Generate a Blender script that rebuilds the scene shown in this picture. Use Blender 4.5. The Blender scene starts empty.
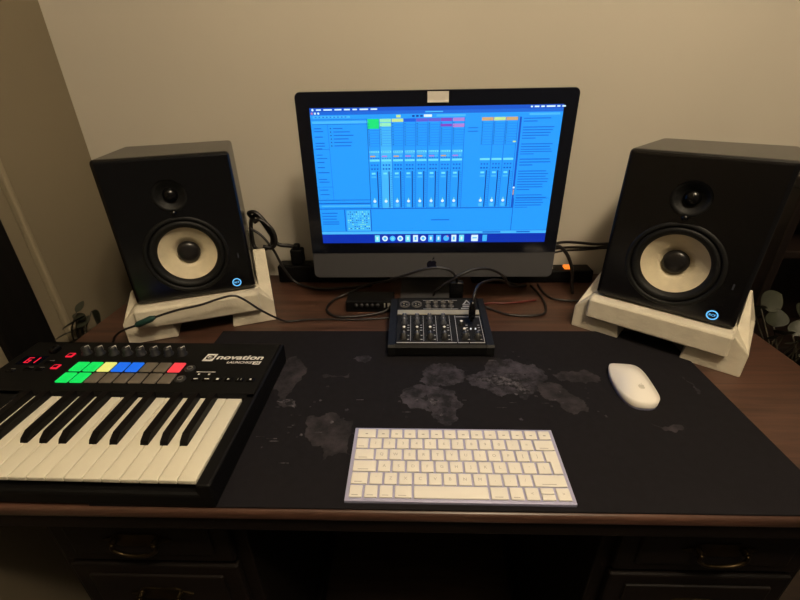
import bpy, bmesh, math, random
from mathutils import Vector, Matrix
random.seed(7)
PI = math.pi
LIFT = 0.75                      # desk top height; everything is laid out with the desk top at z = 0, then lifted
sc = bpy.context.scene
COL = sc.collection

# ------------------------------------------------------------------ materials
def lin(c):
    return tuple((v/12.92 if v <= .04045 else ((v+.055)/1.055)**2.4) for v in c)
def rgb(r, g, b): return lin((r/255, g/255, b/255))
MATS = {}
def mat(name, col, rough=.5, metal=0., spec=.5, emit=0., noise=0., nscale=40., bump=0., bscale=200., coat=0.):
    m = bpy.data.materials.new(name); m.use_nodes = True
    nt = m.node_tree; b = nt.nodes['Principled BSDF']
    b.inputs['Base Color'].default_value = (*col, 1)
    b.inputs['Roughness'].default_value = rough
    b.inputs['Metallic'].default_value = metal
    b.inputs['Specular IOR Level'].default_value = spec
    if coat:
        b.inputs['Coat Weight'].default_value = coat; b.inputs['Coat Roughness'].default_value = .15
    tc = nt.nodes.new('ShaderNodeTexCoord')
    if noise:
        n = nt.nodes.new('ShaderNodeTexNoise'); n.inputs['Scale'].default_value = nscale; n.inputs['Detail'].default_value = 6
        nt.links.new(tc.outputs['Object'], n.inputs['Vector'])
        r = nt.nodes.new('ShaderNodeValToRGB')
        r.color_ramp.elements[0].position = .3; r.color_ramp.elements[1].position = .7
        r.color_ramp.elements[0].color = (*[max(0, c*(1-noise)) for c in col], 1)
        r.color_ramp.elements[1].color = (*[min(1, c*(1+noise)) for c in col], 1)
        nt.links.new(n.outputs['Fac'], r.inputs['Fac']); nt.links.new(r.outputs['Color'], b.inputs['Base Color'])
    if bump:
        n2 = nt.nodes.new('ShaderNodeTexNoise'); n2.inputs['Scale'].default_value = bscale; n2.inputs['Detail'].default_value = 4
        nt.links.new(tc.outputs['Object'], n2.inputs['Vector'])
        bp = nt.nodes.new('ShaderNodeBump'); bp.inputs['Strength'].default_value = bump; bp.inputs['Distance'].default_value = .002
        nt.links.new(n2.outputs['Fac'], bp.inputs['Height']); nt.links.new(bp.outputs['Normal'], b.inputs['Normal'])
    if emit:
        b.inputs['Emission Color'].default_value = (*col, 1); b.inputs['Emission Strength'].default_value = emit
        b.inputs['Base Color'].default_value = (*[c*.1 for c in col], 1)
    MATS[name] = m
    return m
def wood(name, dark, light, rough=.35, scale=(1.2, 14, 14), spec=.5):
    m = mat(name, light, rough, spec=spec); nt = m.node_tree; b = nt.nodes['Principled BSDF']
    tc = nt.nodes.new('ShaderNodeTexCoord'); mp = nt.nodes.new('ShaderNodeMapping'); mp.inputs['Scale'].default_value = scale
    n = nt.nodes.new('ShaderNodeTexNoise'); n.inputs['Scale'].default_value = 3; n.inputs['Detail'].default_value = 8; n.inputs['Distortion'].default_value = .6
    n.inputs['Roughness'].default_value = .65
    r = nt.nodes.new('ShaderNodeValToRGB'); r.color_ramp.elements[0].position = .36; r.color_ramp.elements[1].position = .66
    r.color_ramp.elements[0].color = (*dark, 1); r.color_ramp.elements[1].color = (*light, 1)
    nt.links.new(tc.outputs['Object'], mp.inputs['Vector']); nt.links.new(mp.outputs['Vector'], n.inputs['Vector'])
    nt.links.new(n.outputs['Fac'], r.inputs['Fac']); nt.links.new(r.outputs['Color'], b.inputs['Base Color'])
    bp = nt.nodes.new('ShaderNodeBump'); bp.inputs['Strength'].default_value = .15; bp.inputs['Distance'].default_value = .001
    nt.links.new(n.outputs['Fac'], bp.inputs['Height']); nt.links.new(bp.outputs['Normal'], b.inputs['Normal'])
    return m

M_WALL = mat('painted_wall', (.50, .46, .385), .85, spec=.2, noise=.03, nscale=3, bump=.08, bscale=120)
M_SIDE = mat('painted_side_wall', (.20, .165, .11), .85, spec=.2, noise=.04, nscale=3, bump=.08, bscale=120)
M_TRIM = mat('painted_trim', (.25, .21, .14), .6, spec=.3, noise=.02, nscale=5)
M_CEIL = mat('ceiling_paint', (.7, .68, .62), .9, noise=.02, nscale=4)
M_FLOOR = wood('floor_boards', (.02, .012, .008), (.04, .025, .016), .5, (2, 14, 2))
M_DARKDOOR = wood('dark_door_wood', (.0025, .002, .0018), (.005, .004, .0035), .7, (20, 20, 1), .15)
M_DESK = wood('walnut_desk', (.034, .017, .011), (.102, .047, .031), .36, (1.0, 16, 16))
M_DESKSHADE = wood('shaded_walnut', (.0035, .0022, .0018), (.008, .0045, .0033), .6, (1.0, 16, 16), .2)  # desk wood below the top, its shade put into the near-black colour
M_CABW = wood('dark_bookcase_wood', (.004, .0022, .0015), (.012, .006, .004), .5, (12, 12, 1), .25)
M_BRASS = mat('aged_brass', (.05, .035, .018), .45, 1., noise=.3, nscale=60)
M_MAT = mat('mat_cloth', (.0086, .0076, .0094), .85, spec=.12, noise=.12, nscale=90, bump=.1, bscale=900)
def printed(name, pale, nscale, lo, hi):
    m = mat(name, pale, .8, spec=.2); nt = m.node_tree; b = nt.nodes['Principled BSDF']
    tc = nt.nodes.new('ShaderNodeTexCoord'); n = nt.nodes.new('ShaderNodeTexNoise')
    n.inputs['Scale'].default_value = nscale; n.inputs['Detail'].default_value = 9; n.inputs['Roughness'].default_value = .7
    r = nt.nodes.new('ShaderNodeValToRGB'); r.color_ramp.elements[0].position = lo; r.color_ramp.elements[1].position = hi
    r.color_ramp.elements[0].color = (.0086, .0076, .0094, 1); r.color_ramp.elements[1].color = (*pale, 1)
    nt.links.new(tc.outputs['Object'], n.inputs['Vector']); nt.links.new(n.outputs['Fac'], r.inputs['Fac']); nt.links.new(r.outputs['Color'], b.inputs['Base Color'])
    return m
M_MAPA = printed('mat_print_grey', (.055, .049, .064), 30, .42, .66)
M_MAPB = printed('mat_print_brown', (.038, .032, .038), 26, .40, .66)
M_MAPC = printed('mat_print_pale', (.13, .12, .14), 80, .46, .68)
M_ALU = mat('brushed_aluminium', (.115, .115, .125), .45, .5, noise=.02, nscale=30)
M_ALUK = mat('silver_metal_screen_tint', (.42, .42, .62), .35, .4, noise=.01, nscale=30)  # silver with the screen's blue reflection mixed into the base colour
M_GLASS = mat('black_glass', (.004, .005, .010), .12, spec=.5)
M_LOGO = mat('logo_black', (.004, .004, .012), .2)
M_WHITE = mat('white_plastic', (.80, .76, .70), .35, spec=.5, noise=.01, nscale=20)
M_KEYW = mat('white_keycap', (.74, .71, .65), .5, noise=.015, nscale=40)
M_LEG = mat('grey_print', (.33, .31, .29), .6)
M_IVORY = mat('ivory_key', (.68, .64, .52), .35, noise=.02, nscale=30)
M_LEGM = mat('pale_grey_print', (.52, .49, .43), .5)
M_SOCK = mat('socket_metal', (.09, .085, .08), .5, .3, noise=.1, nscale=60)
M_BLK = mat('black_plastic', (.0028, .0026, .0027), .55, spec=.16, noise=.1, nscale=80)
M_BLKS = mat('satin_black', (.0028, .0027, .003), .25, spec=.35, noise=.1, nscale=80)
M_BLKKEY = mat('black_key', (.004, .003, .003), .45, spec=.15, noise=.1, nscale=60)
M_RUB = mat('black_rubber', (.003, .003, .003), .6, spec=.3, noise=.1, nscale=90)
M_PANEL = mat('dark_panel', (.0042, .0039, .0036), .6, spec=.14, noise=.1, nscale=80)
M_CAB = mat('black_speaker_vinyl', (.0018, .0018, .0024), .24, spec=.5, noise=.15, nscale=120)
M_CABTOP = M_CAB
M_CONE = mat('cream_cone', (.60, .52, .36), .6, noise=.05, nscale=70, bump=.2, bscale=500)
M_DUST = mat('black_dust_cap', (.010, .009, .009), .32)
M_FOAM = mat('cream_foam', (.60, .545, .43), .8, spec=.2, noise=.10, nscale=22, bump=.6, bscale=160)
M_TAPE = mat('white_tape', (.62, .58, .52), .6, noise=.05, nscale=60)
M_CABLE = mat('cable_black', (.010, .008, .008), .42, noise=.1, nscale=50)
M_CABLER = mat('cable_red', (.10, .012, .010), .45, noise=.1, nscale=50)
M_GREEN = mat('green_sleeve', (.010, .045, .038), .5, noise=.1, nscale=50)
M_SILVER = mat('silver_strip', (.42, .38, .28), .4, .35, noise=.1, nscale=30)
M_MIXP = mat('mixer_panel', (.010, .010, .0105), .65, spec=.15, noise=.15, nscale=60)
M_MIXL = mat('mixer_print', (.34, .34, .36), .5)
M_KNOBG = mat('knob_grey', (.04, .044, .058), .45, noise=.1, nscale=60)
M_KNOBD = mat('knob_dark', (.016, .016, .017), .4, noise=.1, nscale=60)
M_PADG = mat('pad_grey', (.13, .11, .085), .6, noise=.05, nscale=60)
M_PRINT = mat('white_print', (.72, .70, .66), .5)
M_PRINTD = mat('grey_small_print', (.25, .24, .22), .5)
def em(name, r, g, b, s=1.): return mat(name, rgb(r, g, b), .5, emit=s)
M_PGREEN = em('pad_green_light', 10, 226, 92, .95); M_PYEL = em('pad_yellow_light', 236, 232, 120, .95)
M_PBLUE = em('pad_blue_light', 20, 108, 232, .95); M_PRED = em('pad_red_light', 246, 66, 72, .95)
M_RED = em('red_led', 235, 30, 55, 1.0); M_ORANGE = em('orange_neon', 255, 130, 40, 1.2)
M_RING = em('blue_ring_light', 105, 190, 250, 1.1); M_LED = em('white_led', 225, 225, 225, .9)
M_LEAF = mat('leaf_green', (.020, .022, .012), .5, noise=.3, nscale=25)
M_LEAFP = mat('leaf_pale', (.040, .042, .028), .5, noise=.3, nscale=25)
M_STEM = mat('stem_brown', (.03, .025, .014), .6, noise=.2, nscale=60)
M_POT = mat('dark_pot', (.018, .014, .011), .5, noise=.2, nscale=30)
# screen colours
S = {}
for k, c in dict(base=(34, 155, 253), pale=(72, 184, 253), line=(10, 102, 214), dark=(6, 58, 158), menu=(14, 84, 204), title=(22, 104, 218),
                 dock=(4, 48, 176), cyan=(110, 222, 246), white=(214, 240, 252), green=(20, 226, 122), lime=(150, 236, 190),
                 yellow=(196, 230, 150), blue2=(22, 92, 226), violet=(96, 92, 214), purple=(128, 70, 196), pink=(176, 128, 214),
                 orange=(206, 170, 120), text=(14, 110, 222), lcol=(66, 182, 252), rose=(206, 120, 170)).items():
    S[k] = em('screen_'+k, *c, 1.0)

# ------------------------------------------------------------------ mesh builder
class MB:
    def __init__(s): s.v = []; s.f = []; s.m = []; s.mats = []; s.sm = []
    def mi(s, m):
        if m not in s.mats: s.mats.append(m)
        return s.mats.index(m)
    def add(s, vs, fs, m, smooth=False, M=None):
        o = len(s.v); i = s.mi(m)
        for v in vs:
            v = Vector(v)
            s.v.append(tuple(M @ v) if M else tuple(v))
        for f in fs: s.f.append([o+k for k in f]); s.m.append(i); s.sm.append(smooth)
        return s
    def bm(s, b, m, smooth=False, M=None):
        b.verts.index_update()
        s.add([v.co[:] for v in b.verts], [[v.index for v in f.verts] for f in b.faces], m, smooth, M); b.free(); return s
    def box(s, lo, hi, m, bev=0., seg=2, M=None):
        b = bmesh.new(); bmesh.ops.create_cube(b, size=1)
        for v in b.verts:
            v.co = Vector([lo[k]+(v.co[k]+.5)*(hi[k]-lo[k]) for k in range(3)])
        if bev: bmesh.ops.bevel(b, geom=b.edges[:], offset=bev, segments=seg, profile=.5, affect='EDGES')
        return s.bm(b, m, bev > 0 and seg > 2, M)
    def prism(s, poly, lo, hi, axis, m, M=None):
        # poly: 2D points in the two other axes (order x,y,z without axis)
        n = len(poly); vs = []
        for h in (lo, hi):
            for p in poly:
                c = list(p); c.insert(axis, h); vs.append(c)
        fs = [list(range(n))[::-1], list(range(n, 2*n))]+[[i, (i+1) % n, n+(i+1) % n, n+i] for i in range(n)]
        b = bmesh.new(); bv = [b.verts.new(v) for v in vs]
        for f in fs: b.faces.new([bv[i] for i in f])
        bmesh.ops.recalc_face_normals(b, faces=b.faces[:])
        return s.bm(b, m, False, M)
    def lathe(s, prof, m, seg=32, axis='z', M=None, smooth=True):
        vs = []; fs = []; n = len(prof)
        for i in range(seg):
            a = 2*PI*i/seg
            for r, h in prof:
                c, d = r*math.cos(a), r*math.sin(a)
                vs.append((c, d, h) if axis == 'z' else (c, h, -d))
        for i in range(seg):
            j = (i+1) % seg
            for k in range(n-1): fs.append([i*n+k, j*n+k, j*n+k+1, i*n+k+1])
        b = bmesh.new(); bv = [b.verts.new(v) for v in vs]
        for f in fs: b.faces.new([bv[k] for k in f])
        bmesh.ops.remove_doubles(b, verts=b.verts[:], dist=1e-6)
        bmesh.ops.dissolve_degenerate(b, edges=b.edges[:], dist=1e-7)
        bmesh.ops.recalc_face_normals(b, faces=b.faces[:])
        return s.bm(b, m, smooth, M)
    def cyl(s, r, z0, z1, m, seg=24, M=None, bev=0., axis='z', r2=None):
        r2 = r if r2 is None else r2
        pr = [(0, z0), (r, z0), (r2, z1-bev), (r2-bev, z1), (0, z1)] if bev else [(0, z0), (r, z0), (r2, z1), (0, z1)]
        return s.lathe(pr, m, seg, axis, M, smooth=False)
    def poly(s, pts, m, M=None): return s.add(pts, [list(range(len(pts)))], m, False, M)
    def tube(s, pts, r, m, seg=8, sub=6, M=None):
        P = [Vector(p) for p in pts]; Q = []
        E = [P[0]*2-P[1]]+P+[P[-1]*2-P[-2]]
        for i in range(1, len(E)-2):
            for k in range(sub):
                t = k/sub; a, b, c, d = E[i-1:i+3]
                Q.append(.5*((2*b)+(c-a)*t+(2*a-5*b+4*c-d)*t*t+(3*b-a-3*c+d)*t**3))
        Q.append(P[-1]); vs = []; fs = []; up = None
        for i, q in enumerate(Q):
            t = (Q[min(i+1, len(Q)-1)]-Q[max(i-1, 0)]).normalized()
            if up is None: up = t.orthogonal().normalized()
            up = (up-t*up.dot(t)).normalized(); w = t.cross(up)
            for k in range(seg):
                a = 2*PI*k/seg; vs.append(q+(up*math.cos(a)+w*math.sin(a))*r)
        for i in range(len(Q)-1):
            for k in range(seg):
                fs.append([i*seg+k, i*seg+(k+1) % seg, (i+1)*seg+(k+1) % seg, (i+1)*seg+k])
        fs.append(list(range(seg))[::-1]); fs.append([(len(Q)-1)*seg+k for k in range(seg)])
        return s.add(vs, fs, m, True, M)
    def text(s, body, size, m, M, bold=0., align='LEFT'):
        c = bpy.data.curves.new('t', 'FONT'); c.body = body; c.size = size; c.align_x = align; c.offset = bold; c.resolution_u = 3
        o = bpy.data.objects.new('t', c); COL.objects.link(o)
        dg = bpy.context.evaluated_depsgraph_get(); me = o.evaluated_get(dg).to_mesh()
        s.add([v.co[:] for v in me.vertices], [list(p.vertices) for p in me.polygons], m, False, M)
        o.evaluated_get(dg).to_mesh_clear(); bpy.data.objects.remove(o); bpy.data.curves.remove(c)
        return s
    def build(s, name, parent=None, loc=(0, 0, 0), rot=(0, 0, 0), label=None):
        me = bpy.data.meshes.new(name); me.from_pydata(s.v, [], s.f)
        for m in s.mats: me.materials.append(m)
        me.polygons.foreach_set('material_index', s.m); me.polygons.foreach_set('use_smooth', s.sm); me.update()
        o = bpy.data.objects.new(name, me); COL.objects.link(o); o.location = loc; o.rotation_euler = rot
        if parent: o.parent = parent
        if label: o['label'] = label
        return o
TOPS = []
def tag(o, label, cat, group=None, kind=None):
    o['label'] = label; o['category'] = cat
    if group: o['group'] = group
    if kind: o['kind'] = kind
    TOPS.append(o); return o
def thing(name, loc, label, cat, rot=(0, 0, 0), group=None):
    o = bpy.data.objects.new(name, None); o.empty_display_size = .05; COL.objects.link(o)
    o.location = loc; o.rotation_euler = rot
    return tag(o, label, cat, group)
def struct(o, label=None, cat=None):
    o['kind'] = 'structure'
    if label: o['label'] = label
    if cat: o['category'] = cat
    TOPS.append(o); return o
def copy_tree(o, parent=None):
    c = o.copy(); COL.objects.link(c)
    if parent: c.parent = parent
    for ch in list(o.children): copy_tree(ch, c)
    return c
T = Matrix.Translation
def RX(a): return Matrix.Rotation(a, 4, 'X')
def RY(a): return Matrix.Rotation(a, 4, 'Y')
def RZ(a): return Matrix.Rotation(a, 4, 'Z')

# ------------------------------------------------------------------ the room
FL = -.75; WX = -.794; WY = 1.058
struct(MB().box((WX-.1, -1.6, FL-.05), (2.0, WY+.1, FL), M_FLOOR).build('floor'), 'brown wooden floor under the desk', 'floor')
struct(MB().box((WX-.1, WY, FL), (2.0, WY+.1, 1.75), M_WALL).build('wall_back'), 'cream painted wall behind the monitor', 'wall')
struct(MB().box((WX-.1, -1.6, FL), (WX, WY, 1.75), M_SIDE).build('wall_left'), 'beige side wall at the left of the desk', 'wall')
struct(MB().box((WX-.1, -1.6, 1.75), (2.0, WY+.1, 1.80), M_CEIL).build('ceiling'), 'pale ceiling above the desk', 'ceiling')
struct(MB().box((WX, .796, FL), (WX+.014, .808, 1.6), M_TRIM, .003).build('trim_1'), 'upright beige trim on the left wall', 'trim')
struct(MB().box((WX, .655, FL), (WX+.012, .757, .9), M_DARKDOOR, .002).build('door_1'), 'dark wooden door edge on the left wall', 'door')

# ------------------------------------------------------------------ desk
desk = thing('writing_desk', (0, .68, FL), 'dark brown wooden pedestal desk carrying the computer and speakers', 'desk')
DO = Vector((0, .68, FL))
def L3(p): return tuple(Vector(p)-DO)
def dbox(mb, lo, hi, m, bev=0., seg=2): return mb.box(L3(lo), L3(hi), m, bev, seg)
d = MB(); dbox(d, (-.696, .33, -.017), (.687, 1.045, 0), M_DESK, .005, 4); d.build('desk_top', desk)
d = MB(); dbox(d, (-.685, .336, -.046), (.676, 1.03, -.017), M_DESKSHADE, .004); d.build('moulding', desk)
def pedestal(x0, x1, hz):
    d = MB(); dbox(d, (x0, .385, FL+.04), (x1, 1.0, -.046), M_DESKSHADE, .003); dbox(d, (x0-.012, .37, FL), (x1+.012, 1.01, FL+.05), M_DESKSHADE, .004)
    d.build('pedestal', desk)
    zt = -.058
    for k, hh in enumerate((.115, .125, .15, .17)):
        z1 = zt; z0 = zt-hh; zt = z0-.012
        d = MB(); dbox(d, (x0+.02, .372, z0), (x1-.02, .386, z1), M_DESKSHADE, .004)
        dbox(d, (x0+.045, .368, z0+.02), (x1-.045, .374, z1-.02), M_DESKSHADE, .003)
        dr = d.build('drawer', desk)
        cx = (x0+x1)/2; cz = (z0+z1)/2
        h = MB()
        # ornate backplate, two posts and a hanging bail
        pl = []
        for i in range(24):
            a = 2*PI*i/24; rr = 1+.12*math.cos(6*a)
            pl.append((cx+.045*rr*math.cos(a), cz+.014*rr*math.sin(a)))
        h.prism([(p[0]-DO.x, p[1]-DO.z) for p in pl], .366-DO.y, .369-DO.y, 1, M_BRASS)
        for sx in (-.03, .03): h.cyl(.005, 0, .012, M_BRASS, 12, T(L3((cx+sx, .357, cz+.003))), 0, 'y')
        h.tube([L3((cx+a, .357, cz+b)) for a, b in ((-.03, .003), (-.031, -.008), (-.02, -.018), (0, -.021), (.02, -.018), (.031, -.008), (.03, .003))], .0028, M_BRASS)
        h.build('drawer_handle', dr)
pedestal(-.545, -.245, -.115); pedestal(.265, .565, -.15)
d = MB(); dbox(d, (-.245, .40, -.125), (.265, .42, -.046), M_DESKSHADE, .003); dbox(d, (-.245, .98, FL+.1), (.265, 1.0, -.046), M_DESKSHADE); d.build('apron', desk)

# ------------------------------------------------------------------ desk mat with world-map print
m = MB(); m.box((-.40, .334, 0), (.5, .745, .003), M_MAT, .0012)
def fract(pl, depth=4, amp=.22, seed=1):
    rnd = random.Random(seed); P = [Vector((p[0], p[1])) for p in pl]
    for _ in range(depth):
        Q = []
        for i, p in enumerate(P):
            q = P[(i+1) % len(P)]; e = q-p; n = Vector((-e.y, e.x))
            Q += [p, (p+q)/2+n*rnd.uniform(-amp, amp)]
        P = Q
    return P
MAPS = [
 (M_MAPB, [(-.240, .637), (-.222, .654), (-.197, .591), (-.206, .524), (-.186, .512), (-.215, .515), (-.226, .55)]),
 (M_MAPC, [(-.224, .526), (-.205, .531), (-.192, .526), (-.189, .509), (-.204, .516)]),
 (M_MAPA, [(-.114, .644), (-.081, .651), (-.09, .631), (-.103, .635)]),
 (M_MAPB, [(-.162, .595), (-.113, .601), (-.115, .587), (-.157, .587)]),
 (M_MAPB, [(-.165, .489), (-.127, .501), (-.093, .484), (-.088, .416), (-.125, .406), (-.155, .447)]),
 (M_MAPA, [(.014, .607), (.038, .63), (.075, .623), (.09, .593), (.07, .572), (.035, .567), (.009, .578)]),
 (M_MAPA, [(-.024, .538), (-.008, .562), (.035, .565), (.068, .552), (.078, .52), (.067, .491), (.05, .473), (.035, .48), (.028, .505), (-.007, .511)]),
 (M_MAPC, [(.0, .53), (.02, .545), (.04, .53), (.03, .515)]),
 (M_MAPA, [(.09, .593), (.131, .631), (.176, .647), (.214, .631), (.231, .594), (.211, .553), (.181, .533), (.168, .546), (.142, .539), (.12, .559), (.096, .568)]),
 (M_MAPC, [(.10, .583), (.14, .598), (.18, .585), (.195, .555), (.178, .548), (.15, .565)]),
 (M_MAPB, [(.21, .58), (.242, .573), (.265, .54), (.268, .505), (.243, .499), (.228, .528), (.207, .54)]),
 (M_MAPB, [(.24, .60), (.30, .615), (.32, .59), (.29, .575), (.25, .58)]),
 (M_MAPA, [(.456, .594), (.461, .594), (.462, .549), (.457, .549)]),
 (M_MAPB, [(.349, .482), (.364, .474), (.394, .477), (.392, .470), (.362, .467)]),
]
hz = .00305
for i, (mm, pl) in enumerate(MAPS):
    fr = fract(pl, 4, .24, i); hz += .00001
    m.poly([(p.x, p.y, hz) for p in fr], mm)
rnd = random.Random(5)
for i in range(110):           # islets, place marks and small lettering of the print
    x, y = rnd.choice([(-.18, .47), (.0, .53), (.18, .57), (.25, .53), (-.15, .50), (.16, .60)])
    x += rnd.gauss(0, .04); y += rnd.gauss(0, .03); s_ = rnd.uniform(.001, .0035)
    if not (-.225 < x < .45 and .4 < y < .7): continue
    if rnd.random() < .45:
        m.poly([(x-s_*2.2, y-s_*.25, .0032), (x+s_*2.2, y-s_*.25, .0032), (x+s_*2.2, y+s_*.25, .0032), (x-s_*2.2, y+s_*.25, .0032)], M_MAPC)
    else:
        m.poly([(p.x, p.y, .0033) for p in fract([(x+s_*math.cos(a), y+s_*math.sin(a)) for a in (0, 1.3, 2.6, 3.9, 5.2)], 2, .3, i)], rnd.choice([M_MAPA, M_MAPB, M_MAPC]))
tag(m.build('desk_mat'), 'large black desk mat with a faint grey world map print', 'desk mat')

# ------------------------------------------------------------------ all-in-one computer
CX, CY, CZ = .0409, .866, .0707; HW, HP = .264, .3766
comp = thing('desktop_computer', (CX, .95, 0), 'silver and black all-in-one computer with a glowing blue screen', 'computer')
def rrect(w, h, r, n=6, z0=0.):
    pts = []
    for cx, cz, a0 in ((w-r, z0+h-r, 0), (-w+r, z0+h-r, PI/2), (-w+r, z0+r, PI), (w-r, z0+r, 1.5*PI)):
        for i in range(n+1):
            a = a0+PI/2*i/n; pts.append((cx+r*math.cos(a), cz+r*math.sin(a)))
    return pts
F = T((0, CY-.95, CZ))                       # panel front plane, local to the computer
ring = rrect(HW, HP, .011)
c = MB(); vs = []; N = len(ring); cz = HP/2
levels = [(.0015, .997), (0, .992)]
lv = [(0.0, 1.0), (.006, 1.0), (.012, .93), (.025, .72), (.036, .45)]
for y, k in lv:
    for x, z in ring: vs.append((x*k, y, cz+(z-cz)*k))
fs = [list(range(N))]
for l in range(len(lv)-1):
    fs += [[l*N+i, l*N+(i+1) % N, (l+1)*N+(i+1) % N, (l+1)*N+i] for i in range(N)]
fs.append([(len(lv)-1)*N+i for i in range(N)][::-1])
b = bmesh.new(); bv = [b.verts.new(v) for v in vs]
for f in fs: b.faces.new([bv[i] for i in f])
bmesh.ops.recalc_face_normals(b, faces=b.faces[:]); c.bm(b, M_ALU, False, F)
case = c.build('case', comp)
# black apple-shaped mark on the chin: two lobes, a bite and a leaf
R_ = .0078; GROW = 1.45; pts = []
for i in range(60):
    a = 2*PI*i/60; x = math.cos(a)*R_*1.0; z = math.sin(a)*R_*1.02
    x *= 1+.10*math.sin(a)
    z -= .0016*math.exp(-(x/.0022)**2)*(1 if z > 0 else -.7)
    dx, dz = x-.0105, z-.0012
    if dx*dx+dz*dz < .0046**2:
        k = .0046/math.hypot(dx, dz); x, z = .0105+dx*k, .0012+dz*k
    pts.append((x, z))
lg = MB(); lg.prism([(a*GROW, c_*GROW) for a, c_ in pts], -.0006, .0002, 1, M_LOGO, F @ T((-.001, 0, .029)))
lf = [(.0002, .0082), (.0007, .0112), (.0034, .0135), (.0032, .0105), (.0016, .0088)]
lg.prism([(a*GROW, c_*GROW) for a, c_ in lf], -.0006, .0002, 1, M_LOGO, F @ T((-.001, 0, .029)))
lg.build('logo', case, label='black fruit-shaped logo on the chin')
# glass with square bottom, rounded top
gp = [p for p in rrect(HW-.0008, HP-.0585-.0008, .0102, 6, .0585) if p[1] > .15]
gp = gp+[(-(HW-.0008), .0585), (HW-.0008, .0585)]
g = MB(); g.prism(gp, -.0012, .0003, 1, M_GLASS, F); glass = g.build('front_glass', comp, label='black glass bezel')
# screen picture
SW, SH = .475, .267; SZ = .0817
sp = MB()
VM = [(0, 0), (.034, .024), (.062, .046), (.107, .076), (.335, .292), (.408, .352), (.498, .447), (.765, .712), (.785, .727), (.94, .906), (.955, .926), (1, 1)]
def vmap(v):
    for (a, c), (b_, d_) in zip(VM, VM[1:]):
        if v <= b_: return c+(d_-c)*(v-a)/(b_-a)
    return 1
def rect(u0, v0, u1, v1, k, lay=1):
    v0, v1 = vmap(v0), vmap(v1)
    y = -.0014-lay*.00006
    x0, x1 = -SW/2+u0*SW, -SW/2+u1*SW; z0, z1 = SZ+SH-v1*SH, SZ+SH-v0*SH
    sp.poly([(x0, y, z0), (x1, y, z0), (x1, y, z1), (x0, y, z1)], S[k], F)
def disc(u, v, r, k, lay=3):
    x = -SW/2+u*SW; z = SZ+SH-vmap(v)*SH
    sp.poly([(x+r*math.cos(2*PI*i/16), -.0014-lay*.00006, z+r*math.sin(2*PI*i/16)) for i in range(16)], S[k], F)
rect(0, 0, 1, 1, 'base', 0)
rect(0, 0, 1, .034, 'menu'); rect(0, .034, 1, .062, 'title')
x = .012; disc(x, .017, .0022, 'white')
for w in (.020, .034, .028, .024, .018, .034, .026): rect(x+.014, .011, x+.014+w, .024, 'white', 2); x += w+.010
x = .872
for w in (.008, .018, .014, .034, .012, .014): rect(x, .010, x+w, .024, 'white', 2); x += w+.007
for i, k in enumerate(('rose', 'white', 'white')): disc(.008+i*.013, .048, .0020, k)
rect(.46, .042, .53, .052, 'pale', 2)
rect(0, .062, 1, .105, 'base'); rect(.01, .072, .16, .093, 'pale', 2); rect(.345, .070, .362, .096, 'yellow', 2)
for i in range(3): rect(.408+i*.016, .074, .418+i*.016, .093, 'dark', 2)
rect(.455, .070, .487, .096, 'white', 2); rect(.505, .072, .62, .094, 'pale', 2); rect(.87, .072, .99, .093, 'pale', 2)
for i in range(9): rect(.018+i*.015, .078, .026+i*.015, .088, 'line', 3)
# browser
rect(0, .105, .225, .109, 'line', 2); rect(.005, .118, .232, .135, 'pale', 2); rect(.005, .139, .232, .142, 'line', 2)
rect(.066, .142, .0675, .70, 'line', 2)
rnd = random.Random(3)
for i, v in enumerate([.165, .185, .225, .27, .29, .31, .36, .39, .42, .455, .49, .54, .56, .62, .655]):
    rect(.010, v, .010+rnd.uniform(.025, .048), v+.008, 'text', 2)
for v in [.165, .19, .215, .24, .265, .29]:
    rect(.075, v, .080, v+.008, 'dark', 2); rect(.088, v, .088+rnd.uniform(.03, .09), v+.008, 'text', 2)
rect(0, .318, .066, .321, 'line', 2); rect(0, .60, .066, .603, 'line', 2)
rect(0, .70, .225, .706, 'line', 2); rect(.0, .725, .225, .735, 'line', 2); rect(.01, .745, .225, .755, 'pale', 2)
# tracks
TR = ['green', 'lime', 'yellow', 'blue2', 'violet', 'violet', 'purple', 'pink']
t0, tw = .229, .0488
def track(u, hd, k, ret=False):
    w = tw-.003
    if k == 1: rect(u, .13, u+w, .77, 'lcol', 1)
    rect(u, .107, u+w, .13, hd, 2)
    for j in range(9):
        v = .150+j*.0185
        rect(u, v, u+w, v+.0022, 'line', 2)
        rect(u+.002, v-.011, u+.006, v-.005, 'dark', 3)
    v0 = .385 if ret else .335
    if not ret:
        rect(u+.003, .335, u+w-.003, .352, 'cyan', 2); rect(u+.003, .358, u+w-.003, .366, 'pale', 2)
        rect(u+.004, .376, u+.026, .388, 'pink' if k % 2 else 'orange', 2)
    rect(u+.002, .408, u+w-.003, .422, 'cyan', 2)
    if not ret:
        for a in range(4):
            rect(u+.006+a*.009, .340, u+.010+a*.009, .347, 'text', 3); rect(u+.006+a*.010, .395, u+.011+a*.010, .402, 'line', 2)
        rect(u+.028, .372, u+.040, .390, 'pale', 2)
    for a in range(3): rect(u+.006+a*.012, .470, u+.013+a*.012, .477, 'dark', 2)
    for a in range(3):
        for b_ in range(2):
            disc(u+.010+a*.012, .447+b_*.026, .0019, 'text', 2)
    rect(u+.008, .498, u+.024, .512, 'cyan', 3); rect(u+.006, .525, u+.026, .537, 'pale', 3)
    rect(u+.030, .49, u+.0345, .765, 'dark', 2)
    for j in range(16): rect(u+.038, .50+j*.0165, u+.0435, .5045+j*.0165, 'line', 2)
    disc(u+.016, .715, .0030, 'white', 3); rect(u+.0145, .69, u+.0175, .71, 'lime', 3); rect(u+.008, .735, u+.024, .76, 'pale', 2)
    rect(u+w, .107, u+w+.002, .77, 'line', 3)
for k, hd in enumerate(TR): track(t0+k*tw, hd, k)
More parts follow.
